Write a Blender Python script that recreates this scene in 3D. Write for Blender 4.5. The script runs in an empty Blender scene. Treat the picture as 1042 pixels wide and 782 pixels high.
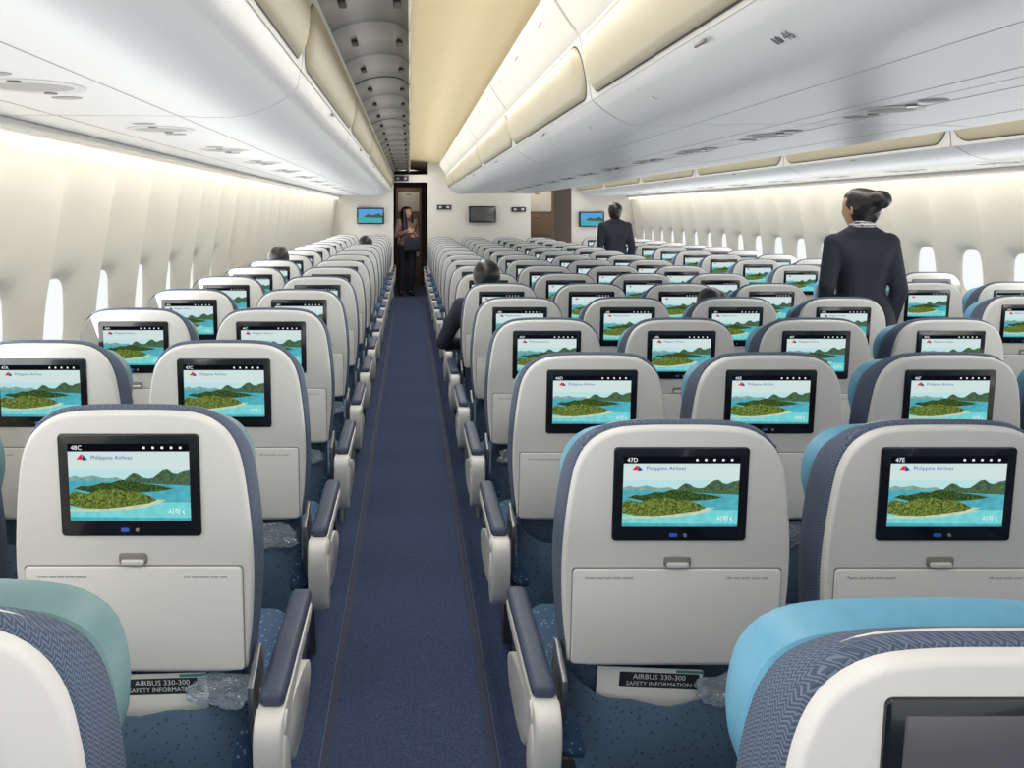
import bpy, bmesh, math, random
from mathutils import Vector, Matrix, noise
random.seed(4)
SC = bpy.context.scene
COL = SC.collection
CZ = 1.57

# ------------------------------------------------------------------ materials
def srgb(r, g, b):
    f = lambda c: (c/255/12.92) if c/255 <= .04045 else ((c/255+.055)/1.055)**2.4
    return (f(r), f(g), f(b), 1)

def new_mat(name):
    m = bpy.data.materials.new(name); m.use_nodes = True
    nt = m.node_tree
    return m, nt, nt.nodes['Principled BSDF']

def mat(name, col, rough=.5, metal=0, spec=.5, noise_amt=0, noise_scale=40, bump=0, bump_scale=200, coat=0):
    m, nt, b = new_mat(name)
    b.inputs['Base Color'].default_value = col
    b.inputs['Roughness'].default_value = rough
    b.inputs['Metallic'].default_value = metal
    b.inputs['Specular IOR Level'].default_value = spec
    b.inputs['Coat Weight'].default_value = coat
    tc = nt.nodes.new('ShaderNodeTexCoord')
    if noise_amt:
        n = nt.nodes.new('ShaderNodeTexNoise'); n.inputs['Scale'].default_value = noise_scale
        nt.links.new(tc.outputs['Object'], n.inputs['Vector'])
        mx = nt.nodes.new('ShaderNodeMix'); mx.data_type = 'RGBA'
        mx.inputs[6].default_value = tuple(c*(1-noise_amt) for c in col[:3])+(1,)
        mx.inputs[7].default_value = tuple(min(1, c*(1+noise_amt)) for c in col[:3])+(1,)
        nt.links.new(n.outputs['Fac'], mx.inputs[0]); nt.links.new(mx.outputs[2], b.inputs['Base Color'])
    if bump:
        n = nt.nodes.new('ShaderNodeTexNoise'); n.inputs['Scale'].default_value = bump_scale
        nt.links.new(tc.outputs['Object'], n.inputs['Vector'])
        bp = nt.nodes.new('ShaderNodeBump'); bp.inputs['Strength'].default_value = bump; bp.inputs['Distance'].default_value = .002
        nt.links.new(n.outputs['Fac'], bp.inputs['Height']); nt.links.new(bp.outputs['Normal'], b.inputs['Normal'])
    return m

def emis(name, col, strength=1, noise_amt=0, scale=80):
    m = bpy.data.materials.new(name); m.use_nodes = True
    nt = m.node_tree; nt.nodes.clear()
    o = nt.nodes.new('ShaderNodeOutputMaterial'); e = nt.nodes.new('ShaderNodeEmission')
    e.inputs['Color'].default_value = col; e.inputs['Strength'].default_value = strength
    nt.links.new(e.outputs[0], o.inputs[0])
    if noise_amt:
        tc = nt.nodes.new('ShaderNodeTexCoord'); n = nt.nodes.new('ShaderNodeTexNoise')
        n.inputs['Scale'].default_value = scale; n.inputs['Detail'].default_value = 3
        nt.links.new(tc.outputs['Object'], n.inputs['Vector'])
        cr = nt.nodes.new('ShaderNodeValToRGB')
        cr.color_ramp.elements[0].position = .35; cr.color_ramp.elements[1].position = .68
        cr.color_ramp.elements[0].color = tuple(c*(1-noise_amt) for c in col[:3])+(1,)
        cr.color_ramp.elements[1].color = tuple(min(1, c*(1+noise_amt*1.3)) for c in col[:3])+(1,)
        nt.links.new(n.outputs['Fac'], cr.inputs[0]); nt.links.new(cr.outputs[0], e.inputs['Color'])
    return m

def herring(name, c1, c2, k=170, rough=.85):
    m, nt, b = new_mat(name)
    N = nt.nodes.new; L = nt.links.new
    tc = N('ShaderNodeTexCoord'); sp = N('ShaderNodeSeparateXYZ'); L(tc.outputs['Object'], sp.inputs[0])
    a = N('ShaderNodeMath'); a.operation = 'ADD'; L(sp.outputs['X'], a.inputs[0]); L(sp.outputs['Y'], a.inputs[1])
    pp = N('ShaderNodeMath'); pp.operation = 'PINGPONG'; L(a.outputs[0], pp.inputs[0]); pp.inputs[1].default_value = .007
    s = N('ShaderNodeMath'); s.operation = 'ADD'; L(sp.outputs['Z'], s.inputs[0]); L(pp.outputs[0], s.inputs[1])
    mu = N('ShaderNodeMath'); mu.operation = 'MULTIPLY'; L(s.outputs[0], mu.inputs[0]); mu.inputs[1].default_value = k
    fr = N('ShaderNodeMath'); fr.operation = 'FRACT'; L(mu.outputs[0], fr.inputs[0])
    gt = N('ShaderNodeMath'); gt.operation = 'GREATER_THAN'; L(fr.outputs[0], gt.inputs[0]); gt.inputs[1].default_value = .6
    mx = N('ShaderNodeMix'); mx.data_type = 'RGBA'; mx.inputs[6].default_value = c1; mx.inputs[7].default_value = c2
    L(gt.outputs[0], mx.inputs[0]); L(mx.outputs[2], b.inputs['Base Color']); b.inputs['Roughness'].default_value = rough
    return m

def dots(name, c1, c2, scale=60, thr=.28, rough=.85):
    m, nt, b = new_mat(name)
    N = nt.nodes.new; L = nt.links.new
    tc = N('ShaderNodeTexCoord'); v = N('ShaderNodeTexVoronoi'); v.inputs['Scale'].default_value = scale
    L(tc.outputs['Object'], v.inputs['Vector'])
    lt = N('ShaderNodeMath'); lt.operation = 'LESS_THAN'; L(v.outputs['Distance'], lt.inputs[0]); lt.inputs[1].default_value = thr
    mx = N('ShaderNodeMix'); mx.data_type = 'RGBA'; mx.inputs[6].default_value = c1; mx.inputs[7].default_value = c2
    L(lt.outputs[0], mx.inputs[0]); L(mx.outputs[2], b.inputs['Base Color']); b.inputs['Roughness'].default_value = rough
    return m

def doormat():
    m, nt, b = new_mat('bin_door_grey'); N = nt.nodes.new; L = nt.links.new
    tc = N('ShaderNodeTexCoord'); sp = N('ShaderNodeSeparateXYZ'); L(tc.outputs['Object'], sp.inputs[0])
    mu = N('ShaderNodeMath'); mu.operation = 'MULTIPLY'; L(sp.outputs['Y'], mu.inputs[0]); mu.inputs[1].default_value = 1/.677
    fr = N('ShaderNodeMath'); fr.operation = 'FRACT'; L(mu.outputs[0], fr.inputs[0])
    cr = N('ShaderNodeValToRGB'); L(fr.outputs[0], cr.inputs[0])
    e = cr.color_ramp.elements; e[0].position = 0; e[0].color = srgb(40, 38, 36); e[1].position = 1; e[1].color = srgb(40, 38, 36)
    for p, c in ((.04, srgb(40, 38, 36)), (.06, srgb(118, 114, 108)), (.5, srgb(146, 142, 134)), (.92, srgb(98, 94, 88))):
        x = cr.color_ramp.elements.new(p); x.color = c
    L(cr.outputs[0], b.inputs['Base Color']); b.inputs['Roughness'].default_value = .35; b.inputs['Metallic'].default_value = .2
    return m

M = {}
M['shell'] = mat('seat_shell_plastic', srgb(208, 207, 204), .42, bump=.05, bump_scale=600)
M['tray'] = mat('tray_plastic', srgb(216, 215, 212), .38)
M['latch'] = mat('latch_grey', srgb(132, 129, 125), .35)
M['rim'] = herring('herringbone_fabric', srgb(60, 72, 94), srgb(96, 108, 128))
M['head'] = mat('headrest_leather', srgb(94, 154, 184), .5, noise_amt=.1)
M['headmuted'] = mat('headrest_leather_muted', srgb(104, 136, 140), .5, noise_amt=.1)
M['cush'] = dots('cushion_fabric', srgb(54, 80, 110), srgb(108, 150, 176), 70, .22)
M['pocket'] = dots('pocket_fabric', srgb(84, 108, 132), srgb(48, 68, 90), 80, .2)
M['bezel'] = mat('bezel_black', srgb(20, 20, 24), .18, coat=.3)
M['off'] = mat('dark_screen_glass', srgb(84, 84, 88), .22)
M['pad'] = mat('armrest_pad', srgb(54, 64, 86), .5, bump=.2, bump_scale=300)
M['arm'] = mat('armrest_plastic', srgb(206, 205, 202), .42)
M['metal'] = mat('leg_metal', srgb(120, 122, 126), .35, .7)
M['dark'] = mat('dark_plastic', srgb(36, 38, 44), .5)
M['catchm'] = mat('latch_mid_grey', srgb(120, 118, 114), .4)
M['ink'] = mat('ink_dark', srgb(96, 96, 100), .6)
M['bin'] = mat('bin_white', srgb(222, 222, 223), .36)
M['face'] = mat('bin_frame_grey', srgb(206, 204, 200), .45)
M['tan'] = mat('bin_panel_tan', srgb(182, 173, 148), .42, noise_amt=.03, noise_scale=5)
M['door'] = doormat()
M['doorl'] = mat('bin_door_light', srgb(204, 202, 196), .4)
M['wallm'] = mat('sidewall_cream', srgb(234, 230, 220), .5)
M['ceilm'] = mat('ceiling_cream', srgb(240, 225, 188), .5)
M['rail'] = mat('rail_grey', srgb(200, 198, 194), .3)
M['grille'] = mat('grille_grey', srgb(158, 156, 154), .5)
M['lampg'] = mat('lamp_glass_grey', srgb(84, 78, 78), .2)
M['bulk'] = mat('bulkhead_white', srgb(222, 219, 212), .45)
M['brown'] = mat('galley_brown', srgb(104, 86, 68), .5, noise_amt=.15, noise_scale=5)
M['pane'] = emis('daylight_pane', (.97, .99, 1, 1), .98)
M['cove'] = emis('cove_light_tube', (1, .88, .62, 1), 5)
M['skin'] = mat('skin', srgb(196, 150, 122), .55)
M['hair'] = mat('hair_black', srgb(22, 18, 18), .4, bump=.4, bump_scale=90)
M['jacket'] = mat('uniform_navy', srgb(24, 27, 40), .8, noise_amt=.1)
M['coat'] = mat('coat_dark', srgb(34, 38, 52), .85)
M['grey_top'] = mat('grey_top', srgb(140, 112, 106), .8)
M['shoe'] = mat('shoe_black', srgb(12, 12, 12), .3)
M['lip'] = mat('lips', srgb(160, 70, 70), .4)
M['eyew'] = mat('eye_white', srgb(230, 228, 222), .2)
M['eyed'] = mat('eye_dark', srgb(25, 18, 14), .1)
M['scarf'] = herring('scarf_pattern', srgb(225, 220, 215), srgb(60, 70, 120), 60)
M['paper'] = mat('paper_white', srgb(232, 232, 228), .5)
M['cardink'] = mat('card_band', srgb(38, 44, 50), .5)
M['white_ink'] = mat('white_ink', srgb(240, 240, 240), .5)
M['teal'] = mat('teal_ink', srgb(60, 150, 150), .5)
S = [emis('scr_sky_top', srgb(212, 230, 228), .95), emis('scr_sky_low', srgb(190, 228, 230), .95),
     emis('scr_bar', srgb(18, 22, 30), .6), emis('scr_water', srgb(84, 176, 190), .9, .15, 60),
     emis('scr_hill', srgb(78, 106, 78), .85, .35, 220), emis('scr_shallow', srgb(120, 212, 214), .95, .08, 60),
     emis('scr_island', srgb(104, 122, 56), .85, .65, 240), emis('scr_sand', srgb(200, 216, 186), .9, .1, 100),
     emis('scr_red', srgb(225, 40, 50), .95), emis('scr_blue', srgb(40, 70, 160), .9), emis('scr_yel', srgb(240, 190, 50), .9),
     emis('scr_white', srgb(245, 248, 250), 1), emis('scr_far', srgb(134, 172, 166), .9, .15, 100),
     emis('scr_green_dark', srgb(64, 88, 44), .8, .65, 220)]

def carpet():
    m, nt, b = new_mat('carpet_navy'); N = nt.nodes.new; L = nt.links.new
    tc = N('ShaderNodeTexCoord')
    v = N('ShaderNodeTexVoronoi'); v.inputs['Scale'].default_value = 150; L(tc.outputs['Object'], v.inputs['Vector'])
    cr = N('ShaderNodeValToRGB'); cr.color_ramp.elements[0].color = srgb(78, 92, 126); cr.color_ramp.elements[1].color = srgb(60, 73, 104)
    cr.color_ramp.elements[0].position = .15; cr.color_ramp.elements[1].position = .6
    L(v.outputs['Distance'], cr.inputs[0])
    n = N('ShaderNodeTexNoise'); n.inputs['Scale'].default_value = 320; L(tc.outputs['Object'], n.inputs['Vector'])
    mx = N('ShaderNodeMix'); mx.data_type = 'RGBA'; mx.blend_type = 'MULTIPLY'; mx.inputs[0].default_value = .35
    L(cr.outputs[0], mx.inputs[6]); L(n.outputs['Fac'], mx.inputs[7]); L(mx.outputs[2], b.inputs['Base Color'])
    b.inputs['Roughness'].default_value = .95; b.inputs['Specular IOR Level'].default_value = .25
    bp = N('ShaderNodeBump'); bp.inputs['Strength'].default_value = .2; bp.inputs['Distance'].default_value = .002
    L(n.outputs['Fac'], bp.inputs['Height']); L(bp.outputs['Normal'], b.inputs['Normal'])
    return m
M['carpet'] = carpet()

def bagmat():
    m, nt, b = new_mat('plastic_bag')
    b.inputs['Base Color'].default_value = srgb(220, 232, 244); b.inputs['Roughness'].default_value = .06
    b.inputs['Transmission Weight'].default_value = .8; b.inputs['IOR'].default_value = 1.13
    b.inputs['Coat Weight'].default_value = 1
    return m
M['bag'] = bagmat()

# ------------------------------------------------------------------ mesh helpers
ID = lambda v: Vector(v)
def mk_mesh(name, verts, faces, mats, fmat=None, smooth=True, tf=ID, recalc=True):
    me = bpy.data.meshes.new(name)
    me.from_pydata([tuple(tf(v)) for v in verts], [], faces)
    for m_ in (mats if isinstance(mats, list) else [mats]): me.materials.append(m_)
    if fmat:
        for p, i in zip(me.polygons, fmat): p.material_index = i
    if recalc:
        bm = bmesh.new(); bm.from_mesh(me); bmesh.ops.recalc_face_normals(bm, faces=bm.faces); bm.to_mesh(me); bm.free()
    for p in me.polygons: p.use_smooth = smooth
    if smooth:
        try: me.set_sharp_from_angle(angle=math.radians(40))
        except Exception: pass
    me.update()
    return me

def join_data(parts):
    V, F, I = [], [], []
    for v, f, mi in parts:
        o = len(V); V += [tuple(x) for x in v]; F += [tuple(i+o for i in ff) for ff in f]; I += [mi]*len(f)
    return V, F, I

def loft(rings, cap0=True, cap1=True):
    n = len(rings[0]); V = [p for r in rings for p in r]; F = []
    for k in range(len(rings)-1):
        for i in range(n):
            j = (i+1) % n
            F.append((k*n+i, k*n+j, (k+1)*n+j, (k+1)*n+i))
    if cap0: F.append(tuple(range(n))[::-1])
    if cap1: F.append(tuple((len(rings)-1)*n+i for i in range(n)))
    return V, F

def rrect(w, h, r, n=5):
    P = []
    for cx, cz, a0 in ((w/2-r, h/2-r, 0), (-w/2+r, h/2-r, 90), (-w/2+r, -h/2+r, 180), (w/2-r, -h/2+r, 270)):
        for k in range(n+1):
            a = math.radians(a0+90*k/n); P.append((cx+r*math.cos(a), cz+r*math.sin(a)))
    return P

def plate_d(w, h, r, yf, yb, cx=0, cz=0, bev=.004):
    def ring(ins, y): return [(cx+x, y, cz+z) for x, z in rrect(w-2*ins, h-2*ins, max(r-ins, .0006))]
    return loft([ring(0, yb), ring(0, yf+bev), ring(bev*.3, yf+bev*.3), ring(bev, yf)])

def prism(poly, x0, x1, bev=.005, axis='x'):
    ca = sum(p[0] for p in poly)/len(poly); cb = sum(p[1] for p in poly)/len(poly)
    R = max(math.hypot(p[0]-ca, p[1]-cb) for p in poly)
    def ring(ins, x):
        s = 1-ins/R
        out = []
        for a, b in poly:
            A = ca+(a-ca)*s; B = cb+(b-cb)*s
            out.append((x, A, B) if axis == 'x' else ((A, x, B) if axis == 'y' else (A, B, x)))
        return out
    if bev <= 0: return loft([ring(0, x0), ring(0, x1)])
    return loft([ring(bev, x0), ring(bev*.3, x0+bev*.3), ring(0, x0+bev), ring(0, x1-bev), ring(bev*.3, x1-bev*.3), ring(bev, x1)])

def catmull(pts, n=4, closed=True):
    out = []; N = len(pts)
    for i in range(N if closed else N-1):
        g = lambda k: Vector(pts[k % N]) if closed else Vector(pts[max(0, min(N-1, k))])
        p0, p1, p2, p3 = g(i-1), g(i), g(i+1), g(i+2)
        for k in range(n):
            t = k/n
            out.append(tuple(.5*((2*p1)+(-p0+p2)*t+(2*p0-5*p1+4*p2-p3)*t*t+(-p0+3*p1-3*p2+p3)*t**3)))
    if not closed: out.append(tuple(pts[-1]))
    return out

def obox(x0, x1, y0, y1, z0, z1, r=.01):
    w, h = x1-x0, z1-z0
    cx, cz = (x0+x1)/2, (z0+z1)/2
    r2 = min(r, w/2.05, h/2.05)
    def ring(ins, y): return [(cx+x, y, cz+z) for x, z in rrect(w-2*ins, h-2*ins, max(r2-ins, .0008))]
    b = min(r2, (y1-y0)/2.1)
    return loft([ring(b*.85, y0), ring(b*.4, y0+b*.15), ring(b*.1, y0+b*.5), ring(0, y0+b), ring(0, y1-b), ring(b*.1, y1-b*.5), ring(b*.4, y1-b*.15), ring(b*.85, y1)])

def sbox(x0, x1, y0, y1, z0, z1):
    return prism([(x0, z0), (x1, z0), (x1, z1), (x0, z1)], y0, y1, 0, 'y')

def tube(p0, p1, r, n=12):
    p0, p1 = Vector(p0), Vector(p1); d = (p1-p0).normalized()
    u = d.orthogonal().normalized(); v = d.cross(u)
    R = lambda p: [tuple(p+u*r*math.cos(2*math.pi*i/n)+v*r*math.sin(2*math.pi*i/n)) for i in range(n)]
    return loft([R(p0), R(p1)])

def disc(c, rx, ry, z0, z1, n=24):
    R = lambda s, z: [(c[0]+rx*s*math.cos(2*math.pi*i/n), c[1]+ry*s*math.sin(2*math.pi*i/n), z) for i in range(n)]
    return loft([R(1, z1), R(1, z0+(z1-z0)*.4), R(.92, z0)])

def text_mesh(s, size, m_, mtx=None, align='CENTER'):
    cu = bpy.data.curves.new('t', 'FONT'); cu.body = s; cu.size = size; cu.align_x = align; cu.align_y = 'CENTER'; cu.resolution_u = 2
    o = bpy.data.objects.new('t', cu); COL.objects.link(o)
    dg = bpy.context.evaluated_depsgraph_get()
    me = bpy.data.meshes.new_from_object(o.evaluated_get(dg))
    bpy.data.objects.remove(o); bpy.data.curves.remove(cu)
    me.materials.clear(); me.materials.append(m_)
    if mtx is not None: me.transform(mtx)
    return me
TXZ = Matrix.Rotation(math.pi/2, 4, 'X')

def add(name, me, parent=None, loc=(0, 0, 0), label=None, category=None, kind=None, group=None, rot=None):
    o = bpy.data.objects.new(name, me); COL.objects.link(o); o.location = loc
    if rot: o.rotation_euler = rot
    if parent: o.parent = parent
    if label: o['label'] = label
    if category: o['category'] = category
    if kind: o['kind'] = kind
    if group: o['group'] = group
    return o

def data(name, d, m_, smooth=True, tf=ID): return mk_mesh(name, d[0], d[1], m_, smooth=smooth, tf=tf)
def multi(name, parts, mats, smooth=True, tf=ID):
    V, F, I = join_data([(p[0][0], p[0][1], p[1]) for p in parts])
    return mk_mesh(name, V, F, mats, I, smooth, tf)

# ------------------------------------------------------------------ seat prototype
TH = math.radians(7)
def tilt(v):
    x, y, z = v; dz = z-1.0
    return Vector((x, y*math.cos(TH)-dz*math.sin(TH), 1.0+dz*math.cos(TH)+y*math.sin(TH)))
def tiltm():
    return Matrix.Translation((0, 0, 1)) @ Matrix.Rotation(TH, 4, 'X') @ Matrix.Translation((0, 0, -1))
TM = tiltm()

half = [(0, 1.135), (.08, 1.134), (.14, 1.126), (.183, 1.10), (.209, 1.056), (.222, .99), (.231, .90), (.234, .82), (.230, .73), (.220, .65), (.208, .620), (.10, .616)]
outl = half + [(0, .616)] + [(-x, z) for x, z in half[:0:-1]]
outline = catmull(outl, 3)
def oring(ins, y, drop=0):
    out = []
    for x, z in outline:
        zz = .88+(z-.88)*(1-ins/.26)
        zz -= drop*max(0, (z-.95)/.19)
        out.append((x*(1-ins/.23), y, zz))
    return out
PM = {}
PM['shell'] = data('back_shell', loft([oring(0, .05), oring(0, .007), oring(.002, .0025), oring(.005, .0006), oring(.008, 0)]), M['shell'], tf=tilt)
PM['rim'] = data('backrest_cushion', loft([oring(.002, .018), oring(-.004, .022), oring(-.006, .034), oring(-.007, .055, .012), oring(-.007, .08, .026), oring(-.004, .105, .045), oring(.005, .122, .06), oring(.03, .13, .07)]), M['rim'], tf=tilt)
def headpart(w, top):
    hh = [(0, top), (.10, top-.002), (w*.76, top-.014), (w*.94, top-.048), (w, .985), (w*.97, .93), (.17, .885)]
    ho = catmull(hh + [(0, .88)] + [(-x, z) for x, z in hh[:0:-1]], 3)
    def hring(ins, y): return [(x*(1-ins/.22), y, .975+(z-.975)*(1-ins/.12)) for x, z in ho]
    return loft([hring(0.01, .09), hring(-.006, .105), hring(-.010, .14), hring(-.002, .168), hring(.03, .18)])
for k, mm in (('head', 'head'), ('head2', 'headmuted')):
    PM[k] = data('headrest', headpart(.210, 1.078), M[mm], tf=tilt)
    PM[k+'n'] = data('headrest', headpart(.220, 1.092), M[mm], tf=tilt)
PM['bezel'] = data('screen', plate_d(.274, .20, .008, -.004, .004, 0, .996, .002), M['bezel'], tf=tilt)
PM['lower'] = data('lower_backrest', obox(-.205, .205, .065, .15, .36, .66, .03), M['pocket'], tf=tilt)
def display():
    parts = []
    def P(pts, mi, k):
        V = [(-.1175+u*.235, -.0044-.0003*k, .928+v*.150) for u, v in pts]
        parts.append(((V, [tuple(range(len(V)))]), mi))
    P([(0, .90), (1, .90), (1, 1), (0, 1)], 2, 0)
    P([(0, .66), (1, .66), (1, .90), (0, .90)], 0, 0)
    P([(0, .5), (1, .5), (1, .66), (0, .66)], 1, 0)
    P([(0, .2), (1, .2), (1, .52), (0, .52)], 3, 1)
    P([(0, 0), (1, 0), (1, .24), (0, .24)], 5, 1.5)
    P([(0, .52), (.0, .56), (.05, .585), (.10, .565), (.14, .57), (.2, .59), (.27, .56), (.33, .555), (.40, .565), (.47, .52)], 12, 2)
    P([(.42, .50), (.47, .54), (.505, .59), (.535, .62), (.57, .61), (.61, .565), (.66, .55), (.70, .56), (.74, .61), (.78, .66), (.82, .67), (.86, .62), (.90, .61), (.94, .64), (1, .66), (1, .46), (.7, .48)], 4, 2)
    P([(.04, .42), (.10, .455), (.16, .45), (.22, .47), (.28, .50), (.34, .49), (.40, .52), (.45, .535), (.50, .515), (.55, .51), (.60, .49), (.66, .475), (.73, .465), (.80, .445), (.86, .42), (.74, .385), (.5, .36), (.2, .36)], 13, 3)
    P([(0, .20), (0, .35), (.05, .385), (.10, .37), (.15, .35), (.2, .38), (.26, .41), (.32, .40), (.37, .42), (.43, .405), (.48, .375), (.54, .385), (.6, .36), (.66, .33), (.72, .27), (.66, .23), (.55, .205), (.42, .175), (.28, .155), (.12, .16)], 6, 4)
    P([(0, .15), (.12, .165), (.28, .16), (.42, .18), (.55, .21), (.67, .235), (.73, .275), (.80, .28), (.74, .22), (.60, .17), (.45, .14), (.25, .125), (0, .125)], 7, 3.5)
    P([(0, .0), (1, .0), (1, .035), (0, .05)], 3, 2)
    P([(.07, .80), (.115, .875), (.125, .80)], 8, 4); P([(.125, .785), (.12, .87), (.165, .80)], 9, 4); P([(.10, .787), (.115, .80), (.13, .787)], 10, 5)
    for i in range(5): P([(.62+i*.075, .935), (.64+i*.075, .935), (.64+i*.075, .965), (.62+i*.075, .965)], 11, 1)
    P([(.93, .12), (.950, .15), (.955, .146), (.940, .12), (.955, .094), (.950, .09)], 11, 5)
    return multi('display', parts, S, smooth=False, tf=tilt)
PM['display'] = display()
PM['display_off'] = data('display', plate_d(.235, .152, .003, -.0052, -.003, 0, 1.003, .001), M['off'], tf=tilt)
def tfm(x, y, z): return TM @ Matrix.Translation((x, y, z)) @ TXZ
PM['logo_text'] = text_mesh('Philippine Airlines', .0112, S[9], tfm(-.032, -.0062, 1.052))
PM['start_text'] = text_mesh('시작', .0135, S[11], tfm(.086, -.0066, .946))
PM['port'] = multi('usb_port', [(plate_d(.016, .007, .002, -.0065, -.003, -.012, .909, .001), 0), (plate_d(.007, .007, .003, -.0065, -.003, .012, .909, .001), 1)],
                   [mat('port_blue', srgb(60, 100, 200), .3), M['latch']], tf=tilt)
PM['tray'] = data('tray_table', plate_d(.428, .208, .008, -.0055, .004, 0, .730, .002), M['tray'], tf=tilt)
PM['gap'] = data('tray_gap', plate_d(.433, .213, .008, -.0006, .004, 0, .731, .0004), M['latch'], tf=tilt)
PM['latch'] = multi('latch', [(plate_d(.056, .022, .006, -.003, .004, 0, .850, .0015), 0), (plate_d(.044, .009, .003, -.009, -.002, 0, .845, .002), 1)], [M['latch'], M['shell']], tf=tilt)
PM['tray_text1'] = text_mesh('Fasten seat belt while seated', .0085, M['ink'], tfm(-.19, -.0059, .816), 'LEFT')
PM['tray_text2'] = text_mesh('Life vest under your seat', .0085, M['ink'], tfm(.10, -.0059, .816), 'LEFT')
def pocket():
    nx, nz = 16, 10; V = []; F = []
    for j in range(nz+1):
        t = j/nz
        for i in range(nx+1):
            s = -1+2*i/nx
            zt = .575-.05*(1-s**4)
            z = .25+(zt-.25)*t
            y = .055-.055*(1-abs(s)**3)*math.sin(math.pi*.6*t+.25)-.008*math.sin(9*s+2*t)*t
            V.append((s*.21, y, z))
    w = nx+1
    for j in range(nz):
        for i in range(nx): F.append((j*w+i, j*w+i+1, (j+1)*w+i+1, (j+1)*w+i))
    o = len(V)
    V2 = [(x, y-.004, z) for x, y, z in V] ; F2 = [tuple(i+o for i in f) for f in F]
    V3 = V+V2
    for i in range(nx): F2.append((nz*w+i, nz*w+i+1, o+nz*w+i+1, o+nz*w+i))
    return mk_mesh('literature_pocket', V3, F+F2, M['pocket'], tf=tilt)
PM['pocket'] = pocket()
PM['scush'] = data('seat_cushion', obox(-.228, .228, .10, .60, .37, .50, .045), M['cush'])
PM['beam'] = multi('seat_frame', [(tube((-.243, .20, .34), (.243, .20, .34), .02), 0), (tube((-.243, .48, .34), (.243, .48, .34), .02), 0), (obox(-.22, .22, .12, .56, .335, .38, .01), 1)], [M['metal'], M['dark']])
legp = [(.10, 0), (.16, 0), (.24, .20), (.44, .20), (.50, 0), (.56, 0), (.52, .34), (.16, .34)]
PM['leg'] = data('leg', prism(legp, -.012, .012, .003), M['metal'])
def arm(shroud):
    pads = obox(-.021, .021, -.04, .40, .600, .628, .013)
    if shroud:
        pads = obox(-.025, .025, -.04, .40, .598, .628, .014)
        pr = catmull([(-.075, .60), (-.095, .565), (-.085, .50), (-.055, .43), (-.015, .39), (.02, .40), (.035, .44), (.02, .50), (.05, .555), (.16, .572), (.36, .575), (.39, .592), (.36, .60), (.1, .60), (0, .60)], 3)
        sup = prism(pr, -.026, .026, .009)
        cap = prism(catmull([(-.05, .56), (-.065, .51), (-.04, .45), (-.01, .43), (.005, .46), (-.012, .52)], 3), -.0295, .0295, .004)
        knob = prism([(-.035+.020*math.cos(a), .575+.020*math.sin(a)) for a in [2*math.pi*i/20 for i in range(20)]], -.0305, .0305, .004)
        cap2 = prism(catmull([(.12, .50), (.10, .44), (.2, .36), (.42, .36), (.46, .42), (.36, .47), (.2, .50)], 3), -.014, .014, .005)
        return pads, sup, (cap, knob), cap2
    pr = catmull([(-.05, .600), (-.055, .55), (-.02, .50), (.03, .50), (.07, .55), (.36, .57), (.39, .59), (.2, .60)], 3)
    return pads, prism(pr, -.017, .017, .006), None, None
p, s_, c_, c2_ = arm(True)
PM['padw'] = data('armrest_pad', p, M['pad'])
PM['shroud'] = multi('armrest_side_panel', [(s_, 0), (c2_, 0)], [M['arm']])
PM['scap'] = multi('armrest_cover', [(c_[0], 0), (c_[1], 1)], [M['face'], M['rail']])
PM['pad'] = data('armrest_pad', arm(False)[0], M['pad'])
PM['slim'] = data('armrest_support', arm(False)[1], M['arm'])
PM['hinge'] = multi('recline_bracket', [(prism(catmull([(.035, .64), (-.01, .62), (.0, .56), (.04, .47), (.09, .44), (.13, .48), (.11, .60), (.08, .66)], 3), -.006, .006, .003), 0)], [M['metal']])

TXT = {}
def seat(x, y, letter=None, row=None, left_arm=None, right_arm='slim', on=True, lod=0, lab='', zs=1, head='head'):
    e = add('airplane_seat', None, loc=(x, y, 0)); e.scale = (1, 1, zs)
    scr = 'lit screen' if on else 'dark switched-off screen'
    e['label'] = f'beige-shelled economy seat, navy fabric, {scr}{lab}'
    e['category'] = 'airplane seat'; e['group'] = 'economy cabin seats'
    A = lambda n, k, par=e, loc=(0, 0, 0), **kw: add(n, PM[k], par, loc, **kw)
    A('back_shell', 'shell'); A('backrest_cushion', 'rim'); A('headrest', head, label='light blue headrest' if head[:5] != 'head2' else 'muted grey-teal headrest')
    b = A('screen', 'bezel'); A('display', 'display' if on else 'display_off', b)
    t = A('tray_table', 'tray')
    if lod < 2:
        A('tray_recess', 'gap', t); A('latch', 'latch', t); A('literature_pocket', 'pocket'); A('lower_backrest', 'lower')
        A('usb_port', 'port', b)
    if lod == 0:
        if on:
            A('screen_lettering', 'logo_text', b); A('screen_lettering', 'start_text', b)
            if letter:
                k = f'{row}{letter}'
                if k not in TXT: TXT[k] = text_mesh(k, .0125, S[11], tfm(-.10, -.0054, 1.0705))
                add('seat_number', TXT[k], b)
        A('tray_lettering', 'tray_text1', t); A('tray_lettering', 'tray_text2', t)
    A('seat_cushion', 'scush'); A('seat_frame', 'beam')
    A('leg', 'leg', loc=(-.2, 0, 0)); A('leg', 'leg', loc=(.2, 0, 0))
    for sg, kind in ((-1, left_arm), (1, right_arm)):
        if not kind: continue
        sx = sg*(.282 if kind == 'aisle' else .27)
        a = add('armrest', PM['slim'] if kind == 'slim' else PM['shroud'], e, (sx, 0, 0))
        add('armrest_pad', PM['pad'] if kind == 'slim' else PM['padw'], a)
        if kind == 'aisle' and lod < 2: add('armrest_cover', PM['scap'], a)
    if lod < 2:
        A('recline_bracket', 'hinge', loc=(-.236, 0, 0)); A('recline_bracket', 'hinge', loc=(.236, 0, 0))
    return e

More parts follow.
